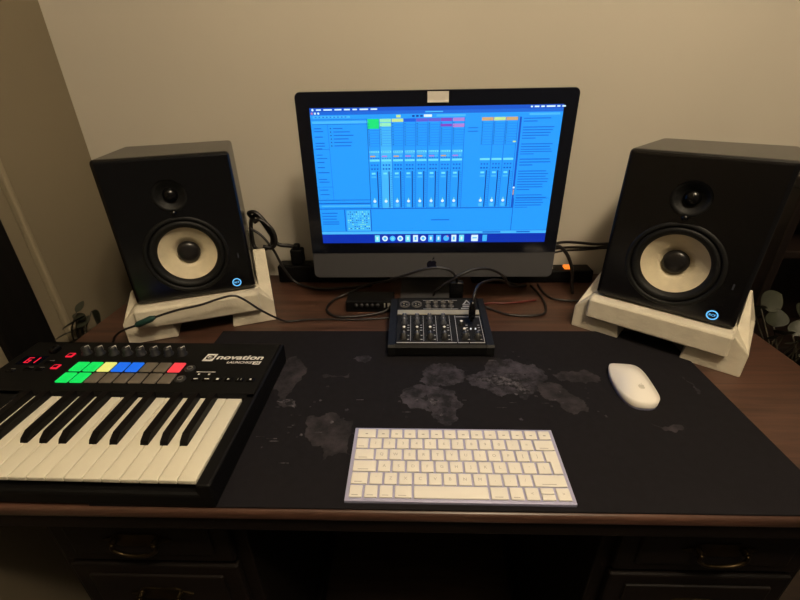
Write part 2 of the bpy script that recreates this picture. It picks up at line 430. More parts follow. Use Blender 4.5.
rect(t0, .13, t0+tw-.003, .175, 'green', 3); rect(t0+tw, .135, t0+2*tw-.003, .16, 'lime', 3); rect(t0+6*tw, .148, t0+7*tw-.003, .166, 'purple', 3); rect(t0+7*tw, .148, t0+8*tw-.003, .172, 'pink', 3)
rect(t0-.003, .107, t0-.001, .77, 'dark', 3)
rect(.632, .175, .672, .182, 'text', 2); rect(.632, .20, .672, .207, 'text', 2)
for k, hd in enumerate(('orange', 'yellow', 'orange')): track(.685+k*.048, hd, 9+k, True)
rect(.815, .275, .828, .285, 'yellow', 3)
rect(.834, .107, .842, .78, 'menu', 2); disc(.838, .62, .002, 'white', 3); rect(.836, .635, .840, .675, 'orange', 3)
# help text
v = .115
for n in (2, 5, 5, 3, 8, 6):
    for i in range(n):
        rect(.850, v, .850+(.055 if i == n-1 else rnd.uniform(.105, .13)), v+.0075, 'text', 2); v += .0195
    v += .022
rect(.853, .70, .99, .704, 'line', 2)
# lower area
rect(0, .770, .842, .780, 'line', 3); rect(.0, .790, .105, .935, 'base', 1)
for v in (.805, .825, .845, .865, .88): rect(.008, v, .008+rnd.uniform(.05, .09), v+.007, 'text', 2)
rect(.107, .785, .112, .935, 'line', 2); rect(.118, .79, .222, .932, 'lcol', 2)
for a in range(11):
    for b_ in range(9):
        if rnd.random() < .7: rect(.122+a*.009, .797+b_*.0145, .127+a*.009, .804+b_*.0145, rnd.choice(['line', 'lime', 'cyan', 'text', 'dark']), 3)
rect(.222, .785, .227, .935, 'line', 3); rect(.49, .855, .57, .863, 'text', 2); rect(.842, .70, .845, .94, 'line', 2)
rect(0, .935, 1, .938, 'line', 2); rect(0, .938, 1, .955, 'pale', 2); rect(.72, .942, .80, .951, 'line', 3); rect(.87, .942, .93, .951, 'line', 3)
rect(0, .955, 1, 1, 'dock', 4)
DK = ['cyan', 'white', 'pale', 'white', 'cyan', 'white', 'white', 'pale', 'lcol', 'pale', 'white', 'cyan']
for i, k in enumerate(DK):
    u = .249+i*.0345
    if i in (1, 2, 3, 6, 9): disc(u, .978, .0062, k, 5); disc(u, .978, .0032, 'lcol' if i != 2 else 'cyan', 6)
    else: rect(u-.011, .961, u+.011, .995, k, 5); rect(u-.004, .970, u+.004, .986, 'lcol' if k == 'white' else 'white', 6)
disc(.249+9*.0345+.006, .968, .0018, 'rose', 7)
rect(.672, .962, .702, .994, 'white', 5); rect(.677, .974, .697, .980, 'pale', 6); rect(.722, .962, .742, .994, 'lcol', 5)
sp.build('screen', comp, label='blue glowing screen with a music session layout')
st = MB()
st.box((-.073, -.085, 0), (.073, .075, .006), M_ALU, .002)
st.prism([(.06, .0), (.075, .0), (.062, .10), (.0, .22), (-.045, .26), (-.045, .245), (-.01, .205), (.048, .09)], -.068, .068, 0, M_ALU)
st.build('stand', comp)
tp = MB(); tp.prism([(-.0195, -.001), (.0198, -.0035), (.0195, .0155), (-.0198, .0160)], -.0006, 0, 1, M_TAPE)
tp.box((-.0197, -.0014, -.0030), (.0197, .0002, .0004), M_WHITE, .0003)
tag(tp.build('tape_strip', None, (.0455, CY-.0013, .4287)), 'small white tape strip stuck over the webcam', 'tape')

# ------------------------------------------------------------------ studio speakers
W, H, D = .227, .276, .262; WZ = .0895; TX, TZ = -.004, .205
def cut(base, cutters):
    for co in cutters:
        md = base.modifiers.new('b', 'BOOLEAN'); md.operation = 'DIFFERENCE'; md.object = co; md.solver = 'EXACT'
    dg = bpy.context.evaluated_depsgraph_get(); me = bpy.data.meshes.new_from_object(base.evaluated_get(dg))
    base.modifiers.clear(); base.data = me
    for co in cutters: bpy.data.objects.remove(co)
def make_speaker():
    t = thing('studio_speaker', (0, 0, 0), 'x', 'speaker')
    c = MB(); c.box((-W/2, 0, 0), (W/2, D, H), M_CAB, .007, 3)
    cab = c.build('cabinet', t); cab.data.polygons.foreach_set('use_smooth', [False]*len(cab.data.polygons))
    k1 = MB().cyl(.069, -.01, .04, M_CAB, 64, T((0, 0, WZ)), 0, 'y').build('k1'); k2 = MB().cyl(.030, -.01, .016, M_CAB, 48, T((TX, 0, TZ)), 0, 'y').build('k2')
    cut(cab, [k1, k2])
    # woofer
    w = MB(); O = T((0, 0, WZ))
    w.lathe([(.0687, .038), (.0687, -.0005), (.071, -.0022), (.075, -.0016), (.0775, .0005), (.0775, .003)], M_RUB, 64, 'y', O)
    wf = w.build('woofer', t)
    w = MB().lathe([(.0685, .003), (.066, -.0005), (.062, -.002), (.0575, .001), (.0535, .0075), (.0528, .010)], M_RUB, 64, 'y', O); w.build('surround', wf)
    w = MB().lathe([(.0535, .0085), (.045, .0130), (.034, .0185), (.021, .0245), (.020, .034), (0, .034)], M_CONE, 64, 'y', O); w.build('cone', wf, label='cream woven speaker cone')
    w = MB().lathe([(.0216, .0246), (.0205, .0190), (.016, .0160), (.009, .0142), (0, .0136)], M_DUST, 48, 'y', O); w.build('dust_cap', wf)
    # tweeter in its waveguide
    O2 = T((TX, 0, TZ))
    w = MB().lathe([(.0302, .004), (.0300, .0012), (.024, .0055), (.0165, .0112), (.014, .0125), (0, .0125)], M_RUB, 48, 'y', O2)
    tw_ = w.build('tweeter', t)
    w = MB().lathe([(.0135, .0122), (.012, .0075), (.008, .0040), (.004, .0026), (0, .0022)], M_BLKS, 32, 'y', O2); w.build('dome', tw_)
    w = MB(); w.prism([(-.022, -.005), (.022, -.005), (.013, .004), (-.013, .004)], -.002, .0005, 1, M_CAB, T((TX, 0, TZ-.035)))
    w.lathe([(.0055, .0005), (.0052, -.004), (.003, -.0065), (0, -.0072)], M_BLKS, 20, 'y', T((TX, 0, TZ-.031))); w.build('waveguide_lip', tw_)
    # lit badge
    OB = T((.078, 0, .0185))
    w = MB().cyl(.0090, -.0012, .0005, M_BLKS, 32, OB, 0, 'y'); bd = w.build('badge', t)
    w = MB().lathe([(.0068, -.0013), (.0068, -.0018), (.0088, -.0018), (.0088, -.0013)], M_RING, 40, 'y', OB, False)
    w.build('light_ring', bd, label='glowing blue ring')
    w = MB().text('RCF', .0058, M_RING, OB @ T((0, -.0014, -.0020)) @ RX(PI/2), .00008, 'CENTER'); w.build('lettering', bd, label='glowing letters RCF')
    w = MB().box((.090, -.001, .070), (.0925, .0005, .080), M_KNOBG); w.build('indicator', t)
    # rear amplifier plate
    w = MB().box((-.075, D-.002, .03), (.075, D+.003, .2), M_BLK, .001); w.build('rear_panel', t)
    return t
s1 = make_speaker()
s2 = copy_tree(s1); TOPS.append(s2)
s1.location = (-.442, .761, .0757); s1.rotation_euler = (-.024, -.012, .362)
s2.location = (.453, .698, .0757); s2.rotation_euler = (-.027, .012, -.672)
for s_, lb in ((s1, 'black studio speaker with cream cone at the left of the monitor'), (s2, 'black studio speaker with cream cone at the right of the monitor')):
    s_['label'] = lb; s_['group'] = 'pair of studio speakers'

# foam end caps the speakers stand on
def make_foam(hl, hr, taper=0.):
    f = MB()
    prof = [(-.144, 0), (-.053, 0), (-.058, .032), (.058, .032), (.053, 0), (.144, 0), (.144, .046), (.116, .0735), (-.116, .0735), (-.144, .046)]
    n = len(prof); vs = []
    for y, dz in ((-.016, 0), (.128, -.0046)):
        for x, z in prof: vs.append((x, y, z+(dz if z > .05 else 0)))
    b = bmesh.new(); bv = [b.verts.new(v) for v in vs]
    b.faces.new(bv[:n]); b.faces.new(bv[n:][::-1])
    for i in range(n): b.faces.new([bv[i], bv[(i+1) % n], bv[n+(i+1) % n], bv[n+i]])
    bmesh.ops.recalc_face_normals(b, faces=b.faces[:])
    bmesh.ops.triangulate(b, faces=[q for q in b.faces if len(q.verts) > 4])
    f.bm(b, M_FOAM)
    for sx, h in ((-1, hl), (1, hr)):
        f.prism([(-.014, .02), (.127, .02), (.127, .05), (.100, h), (.088, h), (-.014, .045)], min(sx*.1172, sx*.144), max(sx*.1172, sx*.144), 0, M_FOAM)
    f.v = [(x-math.copysign(taper*min(1, (z-.05)/.07), x), y, z) if abs(x) > .14 and z > .05 else (x, y, z) for x, y, z in f.v]
    f.box((-.117, -.029, .034), (.117, -.012, .0755), M_FOAM, .004)
    o = f.build('foam_stand'); md = o.modifiers.new('bev', 'BEVEL'); md.width = .0025; md.segments = 2; md.limit_method = 'ANGLE'; md.angle_limit = .6
    return o
f1 = make_foam(.070, .128); f2 = make_foam(.112, .116, .024)
f1.location = (-.442, .761, 0); f1.rotation_euler = (0, 0, .362)
f2.location = (.453, .698, 0); f2.rotation_euler = (0, 0, -.672)
tag(f1, 'cream foam block with a notch under the left speaker', 'foam block', 'foam blocks under the speakers')
tag(f2, 'cream foam block with a notch under the right speaker', 'foam block', 'foam blocks under the speakers')

# ------------------------------------------------------------------ white computer keyboard
kb = thing('computer_keyboard', (.0544, .341, .003), 'slim white and silver computer keyboard lying on the black mat', 'keyboard', (0, 0, -.0049))
TILT = RX(.0575)
k = MB(); k.prism([(0, 0), (.115, 0), (.115, .0105), (.113, .0112), (.001, .0046), (0, .0038)], -.1395, .1395, 0, M_ALUK)
k.build('case', kb)
U = .01876; X0 = -.1360; ROWY = [.0035, .0220, .0405, .0590, .0775, .0958]; KH = [.0165]*5+[.0148]
rows = [
 [('', 1), ('', 1), ('', 1), ('', 1.25), ('', 5), ('', 1.25), ('', 1), ('<', 1), ('^v', 1), ('>', 1)],
 [('', 1.25), ('`', 1), ('Z', 1), ('X', 1), ('C', 1), ('V', 1), ('B', 1), ('N', 1), ('M', 1), (',', 1), ('.', 1), ('/', 1), ('', 2.25)],
 [('', 1.75), ('A', 1), ('S', 1), ('D', 1), ('F', 1), ('G', 1), ('H', 1), ('J', 1), ('K', 1), ('L', 1), (';', 1), ('\'', 1), ('\\', 1)],
 [('', 1.5), ('Q', 1), ('W', 1), ('E', 1), ('R', 1), ('T', 1), ('Y', 1), ('U', 1), ('I', 1), ('O', 1), ('P', 1), ('[', 1), (']', 1)],
 [('', 1)]+[(ch, 1) for ch in '1234567890-=']+[('', 1.5)],
 [('', 1.5)]+[('', 1)]*13]
def keycap(mb, x0, x1, y0, y1, zb):
    mb.box((x0, y0, zb-.0004), (x1, y1, zb+.0021), M_KEYW, .0009, 3)
G = .0014
for r, row in enumerate(rows):
    u = 0.
    y0 = ROWY[r]; y1 = y0+KH[r]
    for ch, w in row:
        x0 = X0+u*U+G; x1 = X0+(u+w)*U-G
        KM = T((0, 0, .0046)) @ TILT
        k = MB()
        def kc(a, b_, c_, d_):
            k.box((a, c_, -.0002), (b_, d_, .0023), M_KEYW, .0008, 3, KM)
        if ch == '^v':
            ym = (y0+y1)/2; kc(x0, x1, y0, ym-.0005); kc(x0, x1, ym+.0005, y1)
        else: kc(x0, x1, y0, y1)
        TM = KM @ T(((x0+x1)/2, (y0+y1)/2-.002, .00236))
        if len(ch) == 1: k.text(ch, .0062, M_LEG, TM, 0, 'CENTER')
        elif r == 5: k.poly([(-.0018, 0, 0), (.0018, 0, 0), (.0018, .0016, 0), (-.0018, .0016, 0)], M_LEG, TM)
        elif ch == '' and w < 4: k.poly([(-.0048*w, -.0040, 0), (.003*w, -.0040, 0), (.003*w, -.0030, 0), (-.0048*w, -.0030, 0)], M_LEG, TM)
        k.build('key', kb)
        u += w
k = MB(); KM = T((0, 0, .0046)) @ TILT
xr = X0+14.5*U-G
k.prism([(X0+13.5*U+G, ROWY[3]+KH[3]), (xr, ROWY[3]+KH[3]), (xr, ROWY[2]), (X0+13.75*U+G, ROWY[2]), (X0+13.75*U+G, ROWY[3]-.0002), (X0+13.5*U+G, ROWY[3]-.0002)], -.0002, .0023, 2, M_KEYW, KM)
k.build('key', kb)

# ------------------------------------------------------------------ white mouse
ms = thing('computer_mouse', (.3602, .5665, .003), 'glossy white low computer mouse on the black mat', 'mouse', (0, 0, -.10))
mb = MB(); NR, NS = 14, 40; HL, HWd = .0590, .0308
def outline(a):
    c_, s_ = math.cos(a), math.sin(a); e = 2/2.7
    return (HWd*math.copysign(abs(c_)**e, c_), HL*math.copysign(abs(s_)**(2/2.6), s_))
vs = []; fs = []
def top(x, y):
    yy = y/HL
    h = .0215*max(0, 1-(abs(yy+.12)/1.12)**2.3)
    return .0046+h*max(0., 1-.80*(abs(x)/HWd)**2.2)
for i in range(1, NR+1):
    k_ = i/NR
    for j in range(NS):
        x, y = outline(2*PI*j/NS); x *= k_; y *= k_; vs.append((x, y, top(x, y)))
vs.append((0, 0, top(0, 0))); ctr = len(vs)-1
for i in range(NR-1):
    for j in range(NS): fs.append([i*NS+j, i*NS+(j+1) % NS, (i+1)*NS+(j+1) % NS, (i+1)*NS+j][::-1])
for j in range(NS): fs.append([ctr, j, (j+1) % NS])
o0 = len(vs)
for z_ in (.0042,):
    for j in range(NS):
        x, y = outline(2*PI*j/NS); vs.append((x*.985, y*.985, z_))
for j in range(NS): fs.append([(NR-1)*NS+j, o0+j, o0+(j+1) % NS, (NR-1)*NS+(j+1) % NS])
mb.add(vs, fs, M_WHITE, True); mb.build('shell', ms)
mb = MB(); ol = [outline(2*PI*j/NS) for j in range(NS)]
mb.prism([(x*.96, y*.97) for x, y in ol], 0, .0044, 2, M_ALUK); mb.build('base', ms)
mb = MB()
lo = []
for x, z in pts: lo.append((x*.62, z*.62))
mb.add([(x, -.030+z, top(x, -.030+z)+.0003) for x, z in lo], [list(range(len(lo)))], M_LEGM)
mb.add([(x*.62, -.030+z*.62, top(x*.62, -.030+z*.62)+.0003) for x, z in lf], [list(range(len(lf)))], M_LEGM)
mb.build('logo', ms, label='faint grey fruit-shaped logo')

# ------------------------------------------------------------------ midi keyboard
LX1, LX0, LY0, LY1, LZ = -.237, -.700, .334, .640, .042
lk = thing('midi_keyboard', ((LX0+LX1)/2, (LY0+LY1)/2, .003), 'black music keyboard controller with piano keys and coloured pads', 'keyboard controller', (0, 0, -.012))
LO = Vector(((LX0+LX1)/2, (LY0+LY1)/2, .003))
def K3(p): return tuple(Vector(p)-LO)
KE = -.2565; KP = .0234; KN = 15; KL = KE-KN*KP; KYR = .4885; KT = .0415
b_ = MB()
def kbx(mb, lo, hi, m, bev=0., seg=2): return mb.box(K3(lo), K3(hi), m, bev, seg)
kbx(b_, (LX0, LY0, .003), (LX1, LY1, .026), M_BLK, .004)                     # lower shell
kbx(b_, (KE+.001, LY0, .020), (LX1, LY1, LZ), M_BLK, .003)                   # right cheek
kbx(b_, (LX0, LY0, .020), (KL-.001, LY1, LZ), M_BLK, .003)                   # left cheek
kbx(b_, (LX0+.002, KYR, .020), (LX1-.002, LY1, LZ), M_BLK, .003)             # control panel
kbx(b_, (LX0+.004, KYR+.010, LZ-.001), (LX1-.006, LY1-.006, LZ+.0006), M_PANEL, .0003)
body = b_.build('body', lk)
proto = MB().box((0, 0, 0), (KP-.0009, KYR-.341, .0062), M_IVORY, .0011, 3).build('white_key', lk, K3((KL, .341, KT-.0062)))
for i in range(1, KN):
    q = proto.copy(); COL.objects.link(q); q.parent = lk; q.location = K3((KL+i*KP, .341, KT-.0062))
bprof = [(0, 0), (.094, 0), (.094, .0115), (.013, .0105), (.003, .005)]
bkm = MB().prism(bprof, -.0052, .0052, 0, M_BLKKEY)
bp_ = bkm.build('black_key', lk)
first = True
for oc in range(2):
    for pos in (1, 2, 4, 5, 6):
        off = {1: -.0022, 2: .0022, 4: -.003, 5: 0, 6: .003}[pos]
        q = bp_ if first else bp_.copy()
        if not first: COL.objects.link(q); q.parent = lk
        first = False
        q.location = K3((KL+(oc*7+pos)*KP+off+.0012, .3945, KT-.0002))
# pads
cols = {(0, 0): M_PGREEN, (0, 1): M_PGREEN, (0, 2): M_PYEL, (0, 3): M_PBLUE, (0, 4): M_PBLUE, (0, 7): M_PRED, (1, 0): M_PGREEN, (1, 1): M_PGREEN}
lab = {M_PGREEN: 'glowing green pad', M_PYEL: 'glowing yellow pad', M_PBLUE: 'glowing blue pad', M_PRED: 'glowing red pad', M_PADG: 'unlit grey pad'}
PT = LZ+.0006
for r in range(2):
    for i in range(8):
        mm = cols.get((r, i), M_PADG); x0 = -.5735+i*.02395; y0 = .5475 if r == 0 else .5180
        p_ = MB().box(K3((x0+.0004, y0+.001, PT-.001)), K3((x0+.0212, y0+.0262, PT+.0024)), mm, .0020, 3)
        p_.build('pad', lk, label=lab[mm])
# knobs
for i in range(8):
    x = -.578+i*.0247; y = .6005; M_ = T(K3((x, y, PT)))
    kn = MB().lathe([(.0085, -.0005), (.0085, .0015), (.0068, .003), (.0062, .0125), (.0054, .0138), (0, .0138)], M_KNOBD, 24, 'z', M_)
    kn.box((-.0008, -.0005, .0137), (.0008, .0064, .0142), M_PRINT, 0, 2, M_ @ RZ(-.5))
    kn.box((-.0006, .0052, .005), (.0006, .0068, .0136), M_PRINT, 0, 2, M_ @ RZ(-.5))
    kn.build('knob', lk)
# 7-segment display, fader, small buttons
SEG = {'6': 'afgedc', '1': 'bc'}
def seg7(mb, ch, x, y, s_):
    L = {'a': (0, 2, 1, 2), 'g': (0, 1, 1, 1), 'd': (0, 0, 1, 0), 'f': (0, 1, 0, 2), 'b': (1, 1, 1, 2), 'e': (0, 0, 0, 1), 'c': (1, 0, 1, 1)}
    for q in SEG[ch]:
        a, b2, c2, d2 = L[q]; t_ = .0011
        mb.box(K3((x+a*s_-t_, y+b2*s_-t_, PT)), K3((x+c2*s_+t_, y+d2*s_+t_, PT+.0004)), M_RED)
dsp = MB(); kbx(dsp, (-.682, .566, PT-.0005), (-.640, .592, PT+.0002), M_GLASS)
seg7(dsp, '6', -.6695, .572, .0068); seg7(dsp, '1', -.6580, .572, .0068)
dsp.build('display', lk, label='red digit display reading 61')
fd = MB(); kbx(fd, (-.6395, .596, PT-.0002), (-.6375, .632, PT+.0002), M_RUB); kbx(fd, (-.6445, .596, PT), (-.6325, .614, PT+.010), M_BLKS, .003); fd.build('slider', lk)
for x, y in ((-.603, .594), (-.603, .560)):
    q = MB(); kbx(q, (x-.006, y-.006, PT-.0002), (x+.006, y+.006, PT+.0018), M_RED, .001); kbx(q, (x-.0035, y-.003, PT+.0017), (x+.0035, y+.003, PT+.0021), M_BLKS)
    q.build('button', lk, label='red lit button')
for x, y in ((-.624, .572), (-.626, .553), (-.645, .553), (-.672, .548)):
    q = MB(); kbx(q, (x-.007, y-.004, PT-.0002), (x+.007, y+.004, PT+.0018), M_BLKS, .001); kbx(q, (x-.004, y+.0055, PT), (x+.004, y+.0065, PT+.0002), M_PRINTD); q.build('button', lk)
for x, y in ((-.3715, .559), (-.3735, .531)):
    q = MB().lathe([(.0085, -.0004), (.0085, .0016), (.0075, .0024), (0, .0024)], M_KNOBD, 24, 'z', T(K3((x, y, PT)))); 
    q.lathe([(.0045, .0023), (.0045, .0027), (.0035, .0027), (.0035, .0023)], M_PRINTD, 20, 'z', T(K3((x, y, PT)))); q.build('round_button', lk)
for i in range(6):
    x = -.3485+i*.0178; y = .5315
    q = MB(); kbx(q, (x-.0065, y-.0045, PT-.0003), (x+.0065, y+.0045, PT+.0016), M_BLKS, .0008)
    zz = PT+.00175
    if i < 2: kbx(q, (x-.0035, y-.0008, zz-.0003), (x+.0035, y+.0010, zz), M_PRINT)
    elif i == 2: kbx(q, (x-.002, y-.002, zz-.0003), (x+.002, y+.002, zz), M_PRINT)
    elif i == 3: q.poly([K3((x-.0018, y-.0022, zz)), K3((x+.0024, y, zz)), K3((x-.0018, y+.0022, zz))], M_PRINT)
    elif i == 4:
        kbx(q, (x-.003, y-.0022, zz-.0003), (x-.002, y+.0022, zz), M_PRINTD); kbx(q, (x+.002, y-.0022, zz-.0003), (x+.003, y+.0022, zz), M_PRINTD)
    else: q.cyl(.0018, -.0003, 0, M_PRINT, 12, T(K3((x, y, zz))))
    q.build('button', lk)
pr_ = MB(); kbx(pr_, (-.357, .5505, PT), (-.325, .5517, PT+.0002), M_PRINT)
for x in (-.350, -.333): kbx(pr_, (x-.0016, .5435, PT), (x+.0016, .5470, PT+.0002), M_PRINT)
pr_.build('bracket_mark', lk, label='thin white bracket line')
pr_ = MB()
# maker's logo: square icon with a slashed ring, wordmark, model line
pr_.prism([K3((-.3625, .5815, 0))[:2], K3((-.3445, .5815, 0))[:2], K3((-.3425, .6025, 0))[:2], K3((-.3605, .6025, 0))[:2]], PT-LO.z, PT-LO.z+.0002, 2, M_PRINT)
MI = T(K3((-.3525, .592, PT+.0003))) @ Matrix.Scale(.8, 4)
pr_.lathe([(.0055, 0), (.0082, 0)], M_BLKS, 28, 'z', MI, False)
pr_.box((-.0100, -.0013, 0), (.0100, .0013, .0001), M_BLKS, 0, 2, MI @ RZ(.8))
pr_.box((-.006, -.004, 0), (.006, -.0026, .0001), M_BLKS, 0, 2, MI @ RZ(.8))
SHR = Matrix(((1.30, .15, 0, 0), (0, 1, 0, 0), (0, 0, 1, 0), (0, 0, 0, 1)))
pr_.text('novation', .0178, M_PRINT, T(K3((-.3405, .5870, PT+.0003))) @ SHR, .00055)
SH2 = Matrix(((1.0, .15, 0, 0), (0, 1, 0, 0), (0, 0, 1, 0), (0, 0, 0, 1)))
pr_.build('logo', lk, label='white square icon and wordmark')
pr_ = MB()
pr_.text('LAUNCHKEY', .0082, M_PRINT, T(K3((-.3175, .5755, PT+.0003))) @ SH2, .0002)
pr_.prism([K3((-.2725, .573, 0))[:2], K3((-.2605, .573, 0))[:2], K3((-.259, .582, 0))[:2], K3((-.271, .582, 0))[:2]], PT-LO.z, PT-LO.z+.0002, 2, M_PRINT)
pr_.text('25', .0088, M_BLKS, T(K3((-.2705, .5743, PT+.0004))) @ SH2, .0002)
pr_.build('model_lettering', lk, label='small white lettering with a boxed 25')

# ------------------------------------------------------------------ small audio mixer
MX0, MX1, MY0, MY1 = -.0485, .1475, .651, .822
mx = thing('audio_mixer', ((MX0+MX1)/2, MY0, .003), 'small black audio mixer with rows of knobs in front of the monitor', 'mixer')
MO = Vector(((MX0+MX1)/2, MY0, .003)); SLP = .115
MM = T((0, 0, .0235)) @ RX(SLP)                        # panel plane, x across, y up the panel
q = MB(); hw = (MX1-MX0)/2
q.prism([(0, .004), (.004, 0), (.165, 0), (.165, .0405), (.16, .0415), (.006, .0240), (0, .020)], -hw+.012, hw-.012, 0, M_BLK)
for sx in (-1, 1):
    q.prism([(-.001, .004), (.004, 0), (.155, 0), (.155, .0440), (.003, .0250), (-.001, .021)], min(sx*(hw-.013), sx*hw), max(sx*(hw-.013), sx*hw), 0, M_RUB)
q.build('case', mx)
q = MB()
q.box((-.082, .010, 0), (.082, .157, .0012), M_MIXP, 0, 2, MM)
def mp(x0, y0, x1, y1, m, h=.0016): q.box((x0, y0, .001), (x1, y1, h), m, 0, 2, MM)
mp(-.082, .0085, .030, .0105, M_MIXL); mp(.032, .0085, .052, .0105, M_MIXL); mp(.054, .0085, .082, .0105, M_MIXL)
mp(-.083, .098, .083, .113, M_SILVER, .003)
CXS = [-.0685, -.0435, -.0185, .0085]
for x in CXS: mp(x+.0120, .014, x+.0128, .095, M_MIXL)
for x in CXS+[.045, .068]:
    for y in (.018, .030, .046, .054, .062): mp(x+.006, y, x+.010, y+.0018, M_MIXL)
mp(.032, .012, .0330, .095, M_MIXL); mp(.081, .012, .082, .095, M_MIXL); mp(.034, .090, .080, .0915, M_MIXL)
for y in (.118, .150): mp(-.030, y, .042, y+.0012, M_MIXL)
q.build('panel', mx)
def mknob(x, y, r, h, m, dot=None):
    k = MB().lathe([(r*1.25, 0), (r*1.25, .002), (r, .003), (r*.9, h), (0, h)], m, 18, 'z', MM @ T((x, y, .0012)))
    if dot: k.cyl(r*.62, h-.0002, h+.0006, dot, 14, MM @ T((x, y, .0012)))
    else: k.box((-.0006, 0, h-.0002), (.0006, r*.9, h+.0004), M_MIXL, 0, 2, MM @ T((x, y, .0012)))
    k.build('knob', mx)
for x in CXS:
    mknob(x, .085, .0048, .011, M_KNOBG); mknob(x, .070, .0048, .011, M_KNOBG); mknob(x, .046, .0042, .009, M_KNOBD, M_PRINT); mknob(x, .025, .0062, .012, M_KNOBD)
mknob(.043, .066, .0045, .008, M_KNOBD, M_PRINT); mknob(.047, .042, .0045, .008, M_KNOBD, M_PRINT); mknob(.047, .025, .0062, .012, M_KNOBD); mknob(.070, .025, .0062, .012, M_KNOBD)
for x in (.060, .069):
    MB().cyl(.0014, 0, .0028, M_LED, 10, MM @ T((x, .050, .001))).build('indicator_light', mx, label='small white lit indicator')
for x in CXS[:2]:                                     # microphone sockets
    k = MB().lathe([(.0108, 0), (.0108, .003), (.0088, .003), (.0078, .0005), (0, .0005)], M_SOCK, 24, 'z', MM @ T((x, .134, .0012)))
    k.cyl(.0078, 0, .0012, M_RUB, 20, MM @ T((x, .134, .0012)))
    for a in (0, 2.1, 4.2): k.cyl(.0012, .001, .0016, M_SILVER, 8, MM @ T((x+.004*math.cos(a), .134+.004*math.sin(a), .0012)))
    k.build('microphone_socket', mx)
for x in (-.020, -.004, .012, .028):
    for y in (.127, .143):
        k = MB().lathe([(.0058, 0), (.0058, .0025), (.0034, .0025), (.0034, .0003), (0, .0003)], M_SOCK, 18, 'z', MM @ T((x, y, .0012)))
        k.build('jack_socket', mx)
k = MB()                                              # maker's triangular mark and lettering bar
k.prism([(.052, .134), (.072, .134), (.062, .152)], .0012, .0018, 2, M_MIXL, MM)
k.prism([(.057, .136), (.067, .136), (.062, .146)], .0014, .002, 2, M_MIXP, MM)
k.box((.052, .126, .0012), (.074, .130, .0018), M_MIXL, 0, 2, MM); k.box((.048, .118, .0012), (.078, .122, .0018), M_MIXL, 0, 2, MM)
k.build('panel_logo', mx, label='white triangular logo')

# ------------------------------------------------------------------ small black audio box with front knobs
ai = thing('audio_interface', (-.099, .853, 0), 'small flat black box with a dim front left of the mixer', 'audio box')
k = MB().box((-.054, -.022, 0), (.054, .03, .027), M_BLK, .002); k.build('case', ai)
for i in range(5):
    k = MB().lathe([(.0042, 0), (.004, -.005), (0, -.005)], M_KNOBD, 14, 'y', T((-.03+i*.012, -.022, .018))); k.build('knob', ai)
k = MB().box((.032, -.0232, .012), (.035, -.0218, .023), M_PRINTD); k.box((.040, -.0232, .012), (.046, -.0218, .023), M_PRINTD); k.build('port', ai)

# ------------------------------------------------------------------ power strips behind the computer
def strip(x0, x1, y0, y1, h, label, lit):
    t = thing('power_strip', ((x0+x1)/2, (y0+y1)/2, 0), label, 'power strip', group='power strips behind the computer')
    hx, hy = (x1-x0)/2, (y1-y0)/2
    k = MB().box((-hx, -hy, 0), (hx, hy, h), M_BLK, .004, 3); k.build('body', t)
    n = int((x1-x0-.06)/.055)
    for i in range(n):
        x = -hx+.03+i*.055
        k = MB().cyl(.017, h-.0005, h+.001, M_RUB, 24, T((x, 0, 0)))
        for dx in (-.006, .006): k.box((x+dx-.002, -.003, h), (x+dx+.002, .003, h+.0014), M_BLKS)
        k.box((x-.002, .006, h), (x+.002, .011, h+.0014), M_BLKS); k.build('socket', t)
    if lit:
        k = MB().box((hx-.070, -.012, h-.001), (hx-.048, .008, h+.006), M_ORANGE, .002); k.build('switch', t, label='glowing orange switch')
strip(-.352, -.062, .992, 1.036, .046, 'black power strip behind the monitor holding a black plug, left part', False)
strip(.148, .452, .985, 1.03, .033, 'black power strip with a glowing orange switch right of the monitor', True)

# ------------------------------------------------------------------ cables
def cable(name, pts, r, label, m=M_CABLE, cat='cable'):
    o = tag(MB().tube(pts, r, m).build(name), label, cat, 'black cables on the desk' if m is M_CABLE else None)
    return o
cl = cable('power_cable', [(-.395, 1.012, .16), (-0.40, .992, 0.185), (-0.378, 0.985, 0.187), (-0.352, 0.98, 0.153), (-0.350, 0.98, 0.114), (-0.380, 0.985, 0.094), (-.405, 1.0, .10), (-0.402, 1.0, 0.158), (-0.385, 1.0, 0.177), (-0.362, 1.0, 0.14), (-0.342, .992, 0.108), (-0.316, 1.0, 0.099), (-.30, 1.008, .093)], .0050, 'coiled black power cable hanging beside the left speaker and plugged in')
pg = MB().box((-.316, .998, .0475), (-.284, 1.026, .088), M_BLK, .005, 3); pg.box((-.308, 1.0, .080), (-.292, 1.02, .10), M_BLK, .004, 3); pg.build('plug', cl)
cl = cable('power_cable', [(-.378, .960, .172), (-.362, .960, .178), (-.338, .960, .155), (-.333, .960, .125), (-.345, .960, .108), (-.366, .960, .112)], .0046, 'second black cable loop bunched beside the left speaker')
cable('signal_cable', [(-.398, .975, .154), (-0.370, 0.972, 0.135), (-0.346, 0.970, 0.099), (-0.326, 0.966, 0.051), (-0.300, 0.967, 0.012), (-0.24, 0.947, 0.004), (-0.173, 0.952, 0.004), (-0.107, 0.967, 0.004)], .0032, 'black cable running from left speaker down behind the monitor')
